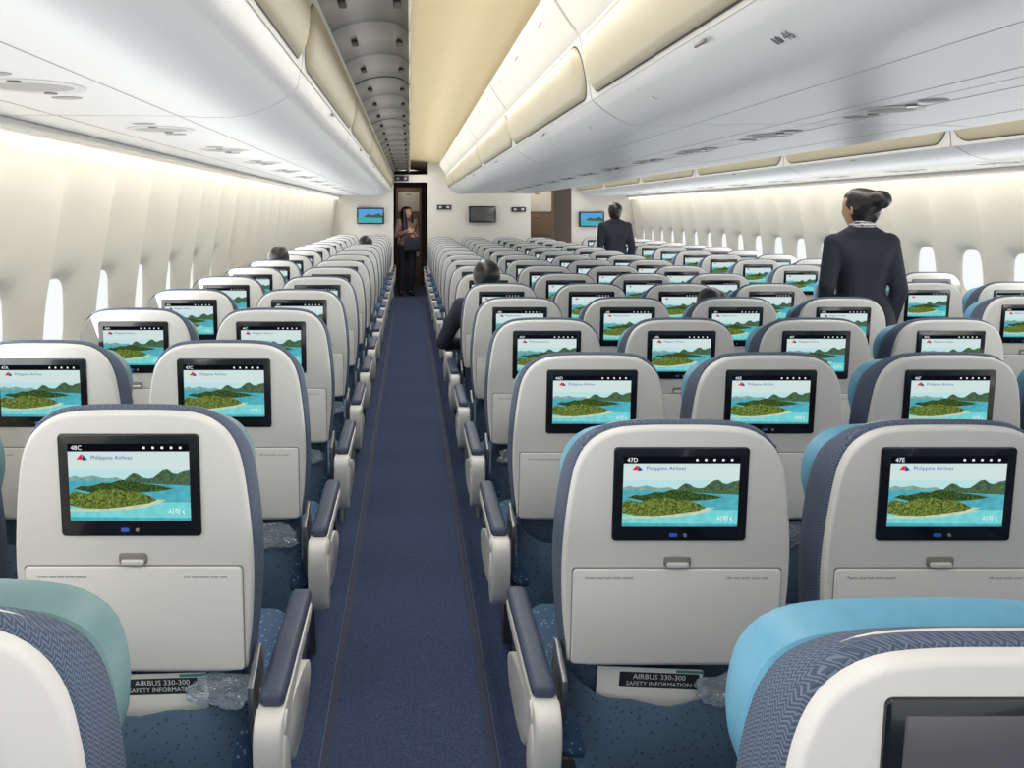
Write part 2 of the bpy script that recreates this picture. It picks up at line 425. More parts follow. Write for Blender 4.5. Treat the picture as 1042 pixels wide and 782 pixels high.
PITCH = .81
LZ = 1.042
def lodf(y): return 0 if y < 4.6 else (1 if y < 8 else 2)
NR = 17
for i in range(NR):
    y = .85+i*PITCH
    if y < 14.2:
        dx = .052 if i == 0 else 0
        l = lodf(y); yy = .81 if i == 0 else y
        hk = 'headn' if i == 0 else 'head'
        seat(.55+dx, yy, 'D', 48-i, 'aisle', 'slim', on=(i > 0), lod=l, lab=', beside the aisle', head=hk)
        seat(1.09+dx, yy, 'E', 48-i, None, 'slim', lod=l, head=hk)
        seat(1.63+dx, yy, 'F', 48-i, None, 'slim', lod=l, head=hk)
        seat(2.17+dx, yy, 'G', 48-i, None, 'aisle', lod=l, lab=', beside the aisle', head=hk)
    y = (.86 if i == 0 else .78+i*PITCH)
    if y < 14.2:
        l = lodf(y)
        seat(-.575 if i == 0 else -.545, y, 'C', 49-i, None, 'aisle', on=(i > 0), lod=l, lab=', beside the aisle', zs=1 if i == 0 else LZ, head='head2n' if i == 0 else 'head2')
        if i > 0: seat(-1.085, y, 'A', 49-i, 'slim', 'slim', lod=l, lab=', beside the window wall', zs=LZ, head='head2')
    y = .95+i*PITCH
    if 2.5 < y < 14.2:
        l = lodf(y)
        seat(3.17, y, 'H', 48-i, 'aisle', 'slim', lod=l, lab=', beside the aisle')
        seat(3.71, y, 'K', 48-i, None, 'slim', lod=l, lab=', beside the window wall')

def card(x, y, z, rot):
    d = plate_d(.225, .20, .004, -.0016, 0, 0, 0, .0005)
    o = add('safety_card', data('safety_card', d, M['paper']), loc=(x, y, z), rot=(TH, rot, 0),
            label='white folded safety card with dark title band in seat pocket', category='card', group='safety cards in seat pockets')
    b = add('title_band', data('title_band', plate_d(.17, .036, .002, -.0022, -.0015, .02, .072, .0004), M['cardink']), o)
    add('card_lettering', text_mesh('AIRBUS 330-300', .0165, M['white_ink'], Matrix.Translation((.02, -.0026, .080)) @ TXZ), b)
    add('card_lettering', text_mesh('SAFETY INFORMATION', .0135, M['white_ink'], Matrix.Translation((.02, -.0026, .064)) @ TXZ), b)
    add('card_stripe', data('card_stripe', plate_d(.06, .006, .002, -.0024, -.0015, .085, .095, .0004), M['teal']), o)
card(.51, 1.66+.095, .497, .04)
card(-.525, 1.59+.095, .524, -.03)
def bag(x, y, z, r, seed):
    bm = bmesh.new(); bmesh.ops.create_icosphere(bm, subdivisions=5, radius=1)
    for v in bm.verts:
        a = v.co*1.7+Vector((seed, 0, 0))
        n = noise.noise(a)*.5+(1-abs(noise.noise(v.co*3.1+Vector((0, seed, 0))))*2)*.28+(1-abs(noise.noise(v.co*7+Vector((0, 0, seed))))*2)*.16
        v.co *= (.8+n*.75)
        v.co = Vector((v.co.x*r[0], v.co.y*r[1], v.co.z*r[2]))
    me = bpy.data.meshes.new('headset_bag'); bm.to_mesh(me); bm.free(); me.materials.append(M['bag'])
    add('headset_bag', me, loc=(x, y, z), label='crumpled clear bluish plastic headset bag in the seat pocket', category='plastic bag', group='plastic bags in seat pockets')
bag(.685, 1.725, .56, (.08, .02, .03), 1); bag(-.375, 1.655, .600, (.07, .024, .032), 2)
for k, (bx, by) in enumerate([(-.43, 2.40), (-.45, 3.21), (.64, 2.47), (.45, 3.28), (1.2, 1.66), (1.18, 2.47), (-.40, 4.02)]):
    bag(bx, by+.065, .57 if bx > 0 else .59, (.085, .02, .035), 3+k)

# ------------------------------------------------------------------ shell of the cabin
Y0, Y1 = -1.6, 15.0
XC = 1.355
prof = [(0, 2.62), (.3, 2.78), (.7, 2.85), (1.1, 2.86), (1.5, 2.80), (1.87, 2.69)]
def wx(z):
    for (a, b), (c, d) in zip(prof[:-1], prof[1:]):
        if z <= c:
            t = (z-a)/(c-a); return b+(d-b)*t
    return prof[-1][1]
def wxs(z): return (wx(max(0, z-.12))+wx(max(0, z-.06))+wx(z)+wx(min(1.87, z+.06))+wx(min(1.87, z+.12)))/5
WP = .533; WZ = 1.13; NWIN = int((Y1-Y0)/WP)+1
def wall(side):
    V = []; F = []
    def pt(u, yc, z, out=0):
        inn = .062*abs(2*u/WP)**2.2
        if z > 1.5: inn *= max(.35, 1-(z-1.5)/.50)
        X = wxs(z)-inn+out
        return (XC+side*X, yc+u, z)
    for k in range(NWIN):
        yc = Y0+WP*(k+.5)
        def grid(zs, nu=14):
            o = len(V)
            for z in zs:
                for i in range(nu+1): V.append(pt(-WP/2+WP*i/nu, yc, z))
            w = nu+1
            for j in range(len(zs)-1):
                for i in range(nu): F.append((o+j*w+i, o+j*w+i+1, o+(j+1)*w+i+1, o+(j+1)*w+i))
        grid([0, .15, .3, .45, .6, .75, .83]); grid([1.43, 1.50, 1.57, 1.64, 1.71, 1.79, 1.87])
        n = 48; rings = []
        def sq(a):
            c, s = math.cos(a), math.sin(a); m_ = max(abs(c), abs(s)); return c/m_, s/m_
        def se(a):
            c, s = math.cos(a), math.sin(a)
            return math.copysign(abs(c)**.65, c), math.copysign(abs(s)**.65, s)
        specs = [(1, 0), (.85, 0), (.7, 0), (.5, .002), (.35, .005), (.22, .010), (.12, .017), (.05, .025), (0, .033), (-.02, .042)]
        for t, out in specs:
            r = []
            for i in range(n):
                a = 2*math.pi*i/n
                q = sq(a); e = se(a)
                ru, rv = q[0]*WP/2, q[1]*.30
                eu, ev = e[0]*.118, e[1]*.158
                r.append(pt(eu+(ru-eu)*t, yc, WZ+ev+(rv-ev)*t, out))
            rings.append(r)
        o = len(V); vv, ff = loft(rings, False, False)
        V.extend(vv); F.extend([tuple(i+o for i in f) for f in ff])
    me = mk_mesh('wall', V, F, M['wallm'], recalc=False)
    bm = bmesh.new(); bm.from_mesh(me); bmesh.ops.remove_doubles(bm, verts=bm.verts, dist=.0005)
    bmesh.ops.recalc_face_normals(bm, faces=bm.faces); bm.to_mesh(me); bm.free()
    for p_ in me.polygons: p_.use_smooth = True
    try: me.set_sharp_from_angle(angle=math.radians(35))
    except Exception: pass
    return me
add('wall_left', wall(-1), kind='structure', label='curved cream sidewall panels with recessed windows')
add('wall_right', wall(1), kind='structure', label='curved cream sidewall panels with recessed windows')
wn = 0
pn = [(math.copysign(abs(math.cos(a))**.65, math.cos(a))*.120, math.copysign(abs(math.sin(a))**.65, math.sin(a))*.160) for a in [2*math.pi*i/40 for i in range(40)]]
winme = {}
for side in (-1, 1):
    pd = loft([[(side*(0), y, z) for y, z in pn], [(side*.01, y, z) for y, z in pn]])
    winme[side] = data('window', pd, M['pane'])
    for k in range(NWIN):
        wn += 1
        add(f'window_{wn}', winme[side], loc=(XC+side*(wxs(WZ)+.026), Y0+WP*(k+.5), WZ), kind='structure', label='rounded cabin window glowing with daylight')

def quadbox(name, x0, x1, y0, y1, z0, z1, m_, **kw):
    return add(name, data(name, sbox(x0, x1, y0, y1, z0, z1), m_, smooth=False), **kw)
quadbox('floor', XC-2.75, XC+2.75, Y0, 18.4, -.06, 0, M['carpet'], kind='structure', label='navy patterned aisle carpet')
tn = 0
stripm = mat('floor_strip', srgb(78, 88, 110), .6); stripd = mat('floor_strip_dark', srgb(42, 52, 76), .7)
for xc in (0, 2.68):
    for sx in (-1, 1):
        for off, w, m_ in ((.256, .003, stripm), (.240, .022, stripd)):
            tn += 1
            quadbox(f'trim_{tn}', xc+sx*off-w/2, xc+sx*off+w/2, Y0, 15, .0, .003, m_, kind='structure', label='floor path strip along the aisle edge')
cp = [(-2.85, .86), (-2.2, .90), (-1.7, .93), (-1.35, .95), (-1.0, .92), (-.5, .90), (.5, .90), (1.0, .92), (1.35, .95), (1.7, .93), (2.2, .90), (2.85, .86)]
cps = catmull([(a, b) for a, b in cp], 4, closed=False)
V = []; F = []
for (a, b) in cps:
    V += [(XC+a, Y0, CZ+b), (XC+a, 18.4, CZ+b)]
for i in range(len(cps)-1): F.append((2*i, 2*i+1, 2*i+3, 2*i+2))
add('ceiling', mk_mesh('ceiling', V, F, M['ceilm']), kind='structure', label='smooth cream cabin ceiling')
for side in (-1, 1):
    tn += 1
    x = XC+side*2.69
    pr = [(x+side*.02, CZ+.31), (x-side*.06, CZ+.31), (x-side*.075, CZ+.295), (x-side*.07, CZ+.275), (x-side*.04, CZ+.262), (x+side*.02, CZ+.262)]
    add(f'trim_{tn}', data('rail', prism(pr, Y0, 15, 0, 'y'), M['rail']), kind='structure', label='pale rail between the sidewall and bins')
    tb = tube((x-side*.005, Y0, CZ+.25), (x-side*.005, 15, CZ+.25), .007, 8)
    add('cove_light', data('cove_light', tb, M['cove']), label='warm strip light washing down the sidewall', category='light', group='sidewall strip lights')

# ------------------------------------------------------------------ overhead bins
def mirror(p, mir): return [(2.71-x if mir else x, z) for x, z in p]
def extr(poly, y0, y1): return prism([(x, CZ+z) for x, z in poly], y0, y1, 0, 'y')
def thick(path, t):
    out = []
    for i, p_ in enumerate(path):
        a = Vector(path[max(0, i-1)]); b = Vector(path[min(len(path)-1, i+1)]); d = (b-a).normalized()
        out.append((p_[0]-d.y*t, p_[1]+d.x*t))
    return list(path)+out[::-1]
seamm = mat('seam_dark', srgb(64, 62, 58), .6)  # dark grey outline around each tan bin panel
seaml = mat('seam_line_grey', srgb(178, 177, 176), .6)
def bin_meshes(kind, mir, lipz=.44):
    L = 2.035
    if kind == 'A':
        und = [(-1.30, .302), (-.72, .300), (-.64, .296), (-.56, .296), (-.50, .304), (-.44, .325), (-.39, .352), (-.36, .372)]
        lip = (-.342, lipz)
        if lipz > .4: und.append((-.348, .395))
        top = [(-.318, .695), (-.31, .72), (-.36, .80), (-.5, .84), (-1.2, .84), (-1.33, .7), (-1.36, .45)]
        op = (lip, (-.318, .695))
        door = [(-.33, .70), (-.30, .722), (-.24, .748), (-.17, .762), (-.10, .762), (-.045, .748), (-.005, .715)]
        sx = [(-.72, .300, .004), (-1.10, .3013, .004)]
    else:
        und = [(1.35, .300), (1.0, .298), (.88, .293), (.80, .290), (.745, .297), (.70, .318), (.655, .348)]
        lip = (.622, .375)
        top = [(.578, .60), (.566, .62), (.575, .70), (.62, .80), (1.35, .83)]
        op = (lip, (.578, .60))
        door = [(.592, .600), (.574, .622), (.552, .652), (.528, .688), (.503, .728), (.482, .765)]
        sx = [(.95, .296, .003), (1.26, .2994, .004)]
    d = {}
    d['body'] = data('bin_body', extr(mirror(und+[lip]+top, mir), 0, L), M['bin'])
    parts = []
    mx_ = lambda x: 2.71-x if mir else x
    for x, z, w in sx:
        a, b = sorted((mx_(x-w/2), mx_(x+w/2)))
        parts.append((sbox(a, b, .0, L, CZ+z-.0010, CZ+z+.003), 0))
    d['seam'] = multi('underside_seam', parts, [seaml], smooth=False)
    (ax, az), (bx, bz) = op
    H = math.hypot(bx-ax, bz-az)
    def fp(yt, o_):
        y, t = yt
        x = ax+(bx-ax)*t; z = az+(bz-az)*t
        if mir: x = 2.71-x; o_ = -o_
        sgn = 1 if kind == 'A' else -1
        return (x+o_*sgn, y, CZ+z)
    def ringp(ins, r): return [(y+L/2, (h+H/2)/H) for y, h in rrect(L-2*ins, H-.004-2*min(ins, .02), r, 10)]
    outer = []
    base = ringp(.014, H*.40)
    for y, t in base:
        a = math.atan2((t-.5)*2, (y-L/2)/(L/2)); c, s = math.cos(a), math.sin(a); m_ = max(abs(c), abs(s))
        outer.append((L/2+c/m_*L/2, .5+s/m_*.5))
    d['face'] = data('bin_frame', loft([[fp(q, .0) for q in outer], [fp(q, .004) for q in outer], [fp(q, .004) for q in base]], False, False), M['face'])
    in2 = ringp(.022, H*.385)
    d['seal'] = data('opening_seal', loft([[fp(q, .0048) for q in base], [fp(q, .0048) for q in in2]], False, False), seamm)
    rings = []
    for s_i, o_ in ((1, .003), (.995, .008), (.97, .013), (.92, .018), (.8, .024), (.6, .029), (.35, .032), (.12, .033)):
        rr = []
        for y, t in in2:
            dy = (y-L/2); k = 1-(1-s_i)*(H/2)/(L/2)*1.2
            rr.append(fp((L/2+dy*k, .5+(t-.5)*s_i), o_))
        rings.append(rr)
    d['liner'] = data('bin_panel', loft(rings, False, True), M['tan'])
    dp = thick(mirror(catmull(door, 3, closed=False), mir), .014 if not mir else -.014)
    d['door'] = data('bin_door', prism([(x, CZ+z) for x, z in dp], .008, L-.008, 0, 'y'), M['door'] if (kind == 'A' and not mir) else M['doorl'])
    lp = []
    for yy in (.34, 1.02, 1.70):
        for i0 in ((2, 5) if kind == 'A' else (4,)):
            e2 = mirror([door[i0]], mir)[0]
            lp.append((obox(e2[0]-.014, e2[0]+.014, yy-.045, yy+.045, CZ+e2[1]-.016, CZ+e2[1]-.001, .005), 0))
    d['latch'] = multi('door_latch', lp, [M['dark'] if (kind == 'A' and not mir) else M['rail']])
    lx = (lip[0]+.004) if kind == 'A' else lip[0]-.004
    if mir: lx = 2.71-lx
    d['catch'] = data('latch_catch', obox(lx-.004, lx+.004, L/2-.03, L/2+.03, CZ+lip[1]-.020, CZ+lip[1]-.010, .003), M['catchm'])
    return d
def bin_row(kind, mir, label, lipz=.44, off=0):
    d = bin_meshes(kind, mir, lipz)
    y = Y0+.05+off
    out = []
    while y+2.05 < 15.05:
        o = add('overhead_bin', d['body'], loc=(0, y, 0), label=label, category='overhead bin', group='overhead luggage bins')
        add('bin_panel', d['liner'], o, label='rounded tan bin panel'); fr = add('bin_frame', d['face'], o); add('opening_seal', d['seal'], fr)
        add('underside_seam', d['seam'], o)
        dr = add('bin_door', d['door'], o); add('door_latch', d['latch'], dr); add('latch_catch', d['catch'], o)
        out.append((y, o)); y += 2.05
    return out
rowA = bin_row('A', False, 'white overhead bin over window seats, tan rounded panel')
rowB = bin_row('B', False, 'white centre overhead bin with rounded tan panel', off=.22)
bin_row('B', True, 'white centre overhead bin facing second aisle, rounded tan panel', off=.22)
bin_row('A', True, 'white overhead bin over window seats of second aisle', lipz=.370)
xa = Vector((0, -1, 0)); ya = Vector((-.045, 0, .030)).normalized(); za = xa.cross(ya)
B = Matrix((xa, ya, za)).transposed().to_4x4()
for r in range(10):
    y = 1.49+r*PITCH
    par = None
    for yy, o in rowB:
        if yy <= y < yy+2.05: par = o; py = yy
    base = Vector((.692, y-py, CZ+.3235))+za*.002
    me = text_mesh(str(46-r), .034 if r == 0 else .022, M['ink'], Matrix.Translation(base) @ B)
    add('row_number', me, par)
    if r == 0:
        parts = []
        for k, w in ((0, .012), (1, .008)):
            def q(a, b):
                v = base+xa*(-.036-k*.016+a)+ya*b; return tuple(v)
            parts.append((([q(-w/2, -.009), q(w/2, -.009), q(w/2, .006), q(0, .011), q(-w/2, .006)], [(0, 1, 2, 3, 4)]), 0))
        add('seat_symbol', multi('seat_symbol', parts, [M['ink']], smooth=False), par)

def psu(x, y, big=True):
    zb = CZ+(.2995 if big else .2975)
    k = 'b' if big else 's'
    if ('psu', k) not in TXT:
        r = (.12, .12) if big else (.085, .085)
        TXT[('psu', k)] = (data('housing', disc((0, 0), r[0], r[1], -.0015, .0008), M['face']),
                           data('speaker_grille', disc((0, -.0), r[0]*.78, r[1]*.62, -.0025, .0), M['grille']),
                           data('reading_light', disc((0, 0), .016, .016, -.004, .0008, 16), M['lampg']),
                           data('air_vent', disc((0, 0), .04, .025, -.0015, .0008, 16), M['grille']))
    a, b, c, d = TXT[('psu', k)]
    o = add('passenger_service_unit', a, loc=(x, y, zb), label='oval white service unit with grille and reading lights', category='service panel', group='passenger service units')
    add('speaker_grille', b, o); add('reading_light', c, o, (0, .095, 0)); add('reading_light', c, o, (0, -.095, 0))
    add('air_vent', d, o, (.0, .19, 0)); add('air_vent', d, o, (.0, -.19, 0))
for i in range(14):
    psu(-.90, .95+i*1.0)
    psu(1.40, .75+i*.81, False)
    if i > 2: psu(3.61, .95+i*1.0)
# ------------------------------------------------------------------ front bulkhead
def bulk(name, x0, x1, y=15.0, z1=2.5, lab='white front bulkhead partition'):
    return quadbox(name, x0, x1, y, y+.06, 0, z1, M['bulk'], kind='structure', label=lab)
bulk('wall_front_left', -1.50, -.30); bulk('wall_front_centre', .33, 2.22); bulk('wall_front_right', 2.98, 4.21)
quadbox('trim_40', -.30, .33, 15.0, 15.06, 2.12, 2.26, M['bulk'], kind='structure', label='white header panel above the aisle')
quadbox('trim_41', 2.22, 2.98, 15.0, 15.06, 2.12, 2.5, M['bulk'], kind='structure', label='white header panel above the second aisle')
quadbox('wall_back', XC-2.75, XC+2.75, 18.3, 18.4, 0, 2.5, mat('corridor_wall', srgb(100, 90, 78), .6), kind='structure', label='dim wall beyond the galley')
quadbox('wall_galley_side', -.75, -.69, 15.06, 18.3, 0, 2.5, M['brown'], kind='structure', label='brown galley corridor side wall')
quadbox('wall_galley_inner', .70, .76, 15.06, 18.3, 0, 2.5, M['brown'], kind='structure', label='brown galley corridor side wall')
def galley(x, w, y):
    o = add('galley_cabinet', data('cabinet_body', obox(x, x+w, y, y+.6, 0, 2.1, .01), M['brown']), label='brown galley cabinet with stacked trolley doors', category='cabinet')
    for j in range(4):
        dd = add('cabinet_door', data('cabinet_door', plate_d(w-.1, .42, .02, y-.015, y+.0, x+w/2, .35+j*.48, .004), M['rail'] if j % 2 else M['brown']), o)
        add('handle', data('handle', obox(x+w/2-.05, x+w/2+.05, y-.035, y-.014, .5+j*.48, .52+j*.48, .004), M['metal']), dd)
galley(2.25, .68, 16.6)
galley(-.30, .55, 17.4)
def monitor(x, z, w, on, y=14.95):
    h = w*.6
    o = add('wall_monitor', data('monitor_case', plate_d(w, h, .012, y-.03, y+.045, x, z, .006), M['bezel']), label='wall-mounted cabin monitor showing a blue landscape' if on else 'dark wall-mounted cabin monitor', category='monitor')
    if on:
        parts = []
        def P(pts, mi, k):
            V = [(x-w*.44+u*w*.88, y-.0305-.001*k, z-h*.42+v*h*.84) for u, v in pts]; parts.append(((V, [tuple(range(len(V)))]), mi))
        P([(0, 0), (1, 0), (1, 1), (0, 1)], 0, 0); P([(0, 0), (1, 0), (1, .4), (0, .45)], 1, 1); P([(.2, .4), (.4, .65), (.6, .55), (.85, .7), (1, .5), (1, .35)], 2, 2)
        add('display', multi('display', parts, [emis('mon_sky', srgb(90, 160, 215), 1), S[3], S[4]], smooth=False), o)
    else:
        add('display', data('display', plate_d(w*.88, h*.84, .004, y-.032, y-.029, x, z, .001), M['off']), o)
monitor(-.72, 1.50, .50, True); monitor(1.33, 1.53, .50, False); monitor(3.33, 1.44, .46, True)
for sx, sz in ((.63, 1.66), (2.0, 1.62), (-.15, 2.19)):
    o = add('wall_sign', data('sign_plate', plate_d(.26, .09, .01, 14.96, 15.0, sx, sz, .004), M['dark']), label='small dark information sign on the white bulkhead', category='sign')
    add('pictogram', data('pictogram', plate_d(.05, .04, .01, 14.957, 14.962, sx-.07, sz, .001), M['rail']), o)
    add('pictogram', data('pictogram', plate_d(.05, .04, .01, 14.957, 14.962, sx+.07, sz, .001), M['rail']), o)
# ------------------------------------------------------------------ people
def blob(name, hulls, voxel, m_, smooth=4):
    bmA = bmesh.new()
    for h in hulls:
        bm = bmesh.new()
        for c, r in h:
            rr = (r, r, r) if not isinstance(r, (tuple, list)) else r
            ret = bmesh.ops.create_icosphere(bm, subdivisions=3 if max(rr) > .03 else 2, radius=1)
            for v in ret['verts']: v.co = Vector((v.co.x*rr[0], v.co.y*rr[1], v.co.z*rr[2]))+Vector(c)
        if len(h) > 1:
            res = bmesh.ops.convex_hull(bm, input=bm.verts)
            junk = [g for g in res['geom_interior'] if isinstance(g, bmesh.types.BMVert)]
            junk = [v for v in set(junk) if v.is_valid]
            bmesh.ops.delete(bm, geom=junk, context='VERTS')
            hf = set(f for f in res['geom'] if isinstance(f, bmesh.types.BMFace) and f.is_valid)
            bad = [f for f in bm.faces if f not in hf]
            if bad: bmesh.ops.delete(bm, geom=bad, context='FACES_ONLY')
        me = bpy.data.meshes.new('x'); bm.to_mesh(me); bm.free(); bmA.from_mesh(me); bpy.data.meshes.remove(me)
    me = bpy.data.meshes.new(name); bmesh.ops.recalc_face_normals(bmA, faces=bmA.faces); bmA.to_mesh(me); bmA.free()
    o = bpy.data.objects.new('x', me); COL.objects.link(o)
    md = o.modifiers.new('r', 'REMESH'); md.mode = 'VOXEL'; md.voxel_size = voxel
    sm = o.modifiers.new('s', 'SMOOTH'); sm.iterations = smooth; sm.factor = .5
    dg = bpy.context.evaluated_depsgraph_get(); out = bpy.data.meshes.new_from_object(o.evaluated_get(dg))
    bpy.data.objects.remove(o); out.name = name
    out.materials.clear(); out.materials.append(m_)
    for p_ in out.polygons: p_.use_smooth = True
    return out
def hand(w, d, s, n):
    w, d, s, n = Vector(w), Vector(d).normalized(), Vector(s).normalized(), Vector(n).normalized()
    H = [[(w+s*.018, .017), (w-s*.018, .017), (w+d*.085+s*.034, .013), (w+d*.085-s*.034, .012)]]
    for off, L in ((.031, .072), (.0105, .082), (-.0105, .077), (-.031, .060)):
        b = w+d*.085+s*off; m_ = b+d*L*.55+n*.012; t = m_+(d*.75+n*.65)*L*.45
        H += [[(b, .0095), (m_, .0088)], [(m_, .0088), (t, .0072)]]
    b = w+d*.03+s*.03; m_ = b+(d*.55+s*.75)*.04; t = m_+(d*.9+s*.25+n*.25)*.032
    H += [[(w+d*.02+s*.01, .015), (b, .013), (m_, .0105)], [(m_, .0105), (t, .0085)]]
    return H
def person(loc, yaw, J, head_yaw, label, top, bottom, voxel=.007, bun=False, long_hair=False, skirt=False, scarf=False, group=None, name='person', sc=1, slim=1):
    HC = Vector(J['head']); RY = Matrix.Rotation(head_yaw, 3, 'Z')
    h = lambda c: tuple(HC+RY @ Vector(c))
    skull = [(h((0, -.03, .02)), .082), (h((0, .015, .025)), .080), (h((0, .02, -.01)), .074), (h((0, -.02, -.01)), .076)]
    jaw = [(h((.028, .03, -.06)), .034), (h((-.028, .03, -.06)), .034), (h((0, .062, -.088)), .02), (h((.03, .055, -.02)), .034), (h((-.03, .055, -.02)), .034)]
    nose = [(h((0, .092, .012)), .006), (h((0, .104, -.022)), .008), (h((.009, .092, -.027)), .007), (h((-.009, .092, -.027)), .007)]
    brow = [(h((.03, .078, .028)), .012), (h((-.03, .078, .028)), .012)]
    mouth = [(h((.014, .086, -.052)), .008), (h((-.014, .086, -.052)), .008)]
    ears = [[(h((sx*.078, -.008, .012)), .011), (h((sx*.082, -.016, .0)), .010), (h((sx*.076, -.006, -.028)), .007)] for sx in (-1, 1)]
    nk0 = h((0, -.015, -.05)); nk1 = Vector(J['neck'])
    neck = [(nk0, .046), (tuple(nk1), .050)]
    shL, shR = Vector(J['sh'][0]), Vector(J['sh'][1]); el = [Vector(v) for v in J['el']]; wr = [Vector(v) for v in J['wr']]
    hip = [Vector(v) for v in J['hip']]; kn = [Vector(v) for v in J['kn']]; an = [Vector(v) for v in J['an']]; toe = [Vector(v) for v in J['toe']]
    chest = Vector(J['chest']); waist = Vector(J['waist']); pel = Vector(J['pel'])
    ws = slim
    def torso(g):
        return [[(shL, .048+g), (shR, .048+g), (chest+Vector((.075*ws, .0, 0)), (.072+g, .10+g, .10+g)), (chest-Vector((.075*ws, 0, 0)), (.072+g, .10+g, .10+g))],
                [(chest+Vector((.07*ws, 0, -.02)), (.07+g, .095+g, .08+g)), (chest-Vector((.07*ws, 0, .02)), (.07+g, .095+g, .08+g)), (waist+Vector((.050*ws, 0, 0)), (.07+g, .085+g, .06)), (waist-Vector((.050*ws, 0, 0)), (.07+g, .085+g, .06))],
                [(waist+Vector((.050*ws, 0, 0)), (.07+g, .085+g, .06)), (waist-Vector((.050*ws, 0, 0)), (.07+g, .085+g, .06)), (pel+Vector((.075, 0, 0)), (.09+g, .105+g, .09)), (pel-Vector((.075, 0, 0)), (.09+g, .105+g, .09))],
                [(nk1, .040+g), (shL, .033+g), (shR, .033+g)]]
    def arms(g):
        H = []
        for s, e, w in zip((shL, shR), el, wr): H += [[(s, .046+g), (e, .034+g)], [(e, .034+g), (w, .026+g)]]
        return H
    def legs(g):
        H = []
        for a, b, c in zip(hip, kn, an): H += [[(a, .082+g), (b, .053+g)], [(b, .053+g), (c, .036+g)]]
        return H
    feet = [[(a+Vector((0, 0, -.02)), .036), (t, .028), (a+(t-a)*-.3+Vector((0, 0, -.04)), .025)] for a, t in zip(an, toe)]
    hands = []
    for i in (0, 1): hands += hand(wr[i], J['hd'][i], J['hs'][i], J['hn'][i])
    body = blob(name, [skull, jaw, nose, brow, mouth, neck]+ears+torso(0)+arms(0)+legs(0)+feet+hands, voxel, M['skin'], 3)
    o = add(name, body, loc=loc, rot=(0, 0, yaw), label=label, category='person', group=group); o.scale = (sc, sc, sc)
    g = .013
    t = torso(g)+arms(g)
    if skirt:
        t.append([(waist+Vector((.050, 0, 0)), (.08, .10, .03)), (waist-Vector((.050, 0, 0)), (.08, .10, .03)), (pel+Vector((.08, 0, -.03)), (.105, .125, .03)), (pel-Vector((.08, 0, .03)), (.105, .125, .03))])
    add('jacket', blob('jacket', t, voxel+.001, top, 4), o)
    ch = []
    cc = nk1*.62+Vector(nk0)*.38
    R = .050 if scarf else .046; rr = .022 if scarf else .016
    pts = [cc+Vector((R*math.cos(a), R*math.sin(a), .012*-math.sin(a)-.006)) for a in [2*math.pi*i/10 for i in range(10)]]
    for i in range(10): ch.append([(pts[i], rr), (pts[(i+1) % 10], rr)])
    add('collar', blob('collar', ch, .005, M['scarf'] if scarf else top, 2), o, label='patterned neck scarf' if scarf else 'jacket collar')
    if skirt:
        sk = [[(pel+Vector((.08, 0, 0)), (.10, .122, .05)), (pel-Vector((.08, 0, 0)), (.10, .122, .05)), (Vector((.075, .01, .50)), (.10, .11, .02)), (Vector((-.075, .01, .50)), (.10, .11, .02))]]
        add('skirt', blob('skirt', sk, .01, bottom, 3), o)
    else:
        lg = [[(a, .082+g), (b, .055+g)] for a, b in zip(hip, kn)]+[[(b, .055+g), (c+Vector((0, 0, .02)), .045+g)] for b, c in zip(kn, an)]
        lg.append([(pel+Vector((.075, 0, -.0)), (.103, .118, .10)), (pel-Vector((.075, 0, .0)), (.103, .118, .10))])
        add('trousers', blob('trousers', lg, .01, bottom, 3), o)
    sh = [[(a+Vector((0, 0, -.035)), .042), (t_+Vector((0, 0, .004)), .034), (a+(t_-a)*-.3+Vector((0, 0, -.048)), .032)] for a, t_ in zip(an, toe)]
    for i, q in enumerate(sh): add('shoe', blob('shoe', [q], .008, M['shoe'], 2), o)
    hr = [[(h((0, -.035, .028)), .090), (h((0, .0, .045)), .079), (h((0, -.03, -.01)), .084)], [(h((0, .02, .06)), .062), (h((.025, .045, .066)), .034), (h((-.025, .045, .066)), .034), (h((0, -.03, .06)), .06)],
          [(h((0, -.07, -.035)), .045), (h((0, -.03, -.03)), .076)]]
    if bun: hr += [[(h((0, -.135, .050)), .054), (h((0, -.120, .05)), .056)], [(h((0, -.05, .03)), .084), (h((0, -.09, .045)), .060)],
                   [(h((sx*.05, .01, .03)), .038) for sx in (-1, 1)]+[(h((sx*.045, -.03, .0)), .045) for sx in (-1, 1)]]
    if long_hair: hr += [[(h((sx*.075, .0, .04)), .038), (h((sx*.095, .04, -.30)), .055), (h((sx*.03, -.06, -.30)), .05), (h((sx*.03, -.07, 0)), .06)] for sx in (-1, 1)]
    add('hair', blob('hair', hr, .005, M['hair'], 6), o)
    for sx in (-1, 1):
        ey = add('eye', blob('eye', [[(h((sx*.030, .079, .008)), .012)]], .003, M['eyew'], 0), o)
        add('pupil', blob('pupil', [[(h((sx*.030, .0885, .008)), .0045)]], .0015, M['eyed'], 0), ey)
    add('lips', blob('lips', [[(h((.016, .090, -.052)), .005), (h((-.016, .090, -.052)), .005), (h((0, .095, -.050)), .005)]], .002, M['lip'], 1), o)
    return o
stand = dict(head=(0, .01, 1.575), neck=(0, -.015, 1.455), sh=((-.165, -.01, 1.385), (.165, -.01, 1.385)), chest=(0, 0, 1.27), waist=(0, 0, 1.08), pel=(0, 0, .94),
             el=((-.215, -.04, 1.11), (.215, -.04, 1.11)), wr=((-.19, .05, .88), (.19, .05, .88)), hd=((0, .1, -1), (0, .1, -1)), hs=((0, 1, 0), (0, 1, 0)), hn=((1, 0, 0), (-1, 0, 0)),
             hip=((-.09, 0, .90), (.09, 0, .90)), kn=((-.09, .02, .49), (.09, .02, .49)), an=((-.09, -.02, .09), (.09, -.02, .09)), toe=((-.1, .12, .035), (.1, .12, .035)))
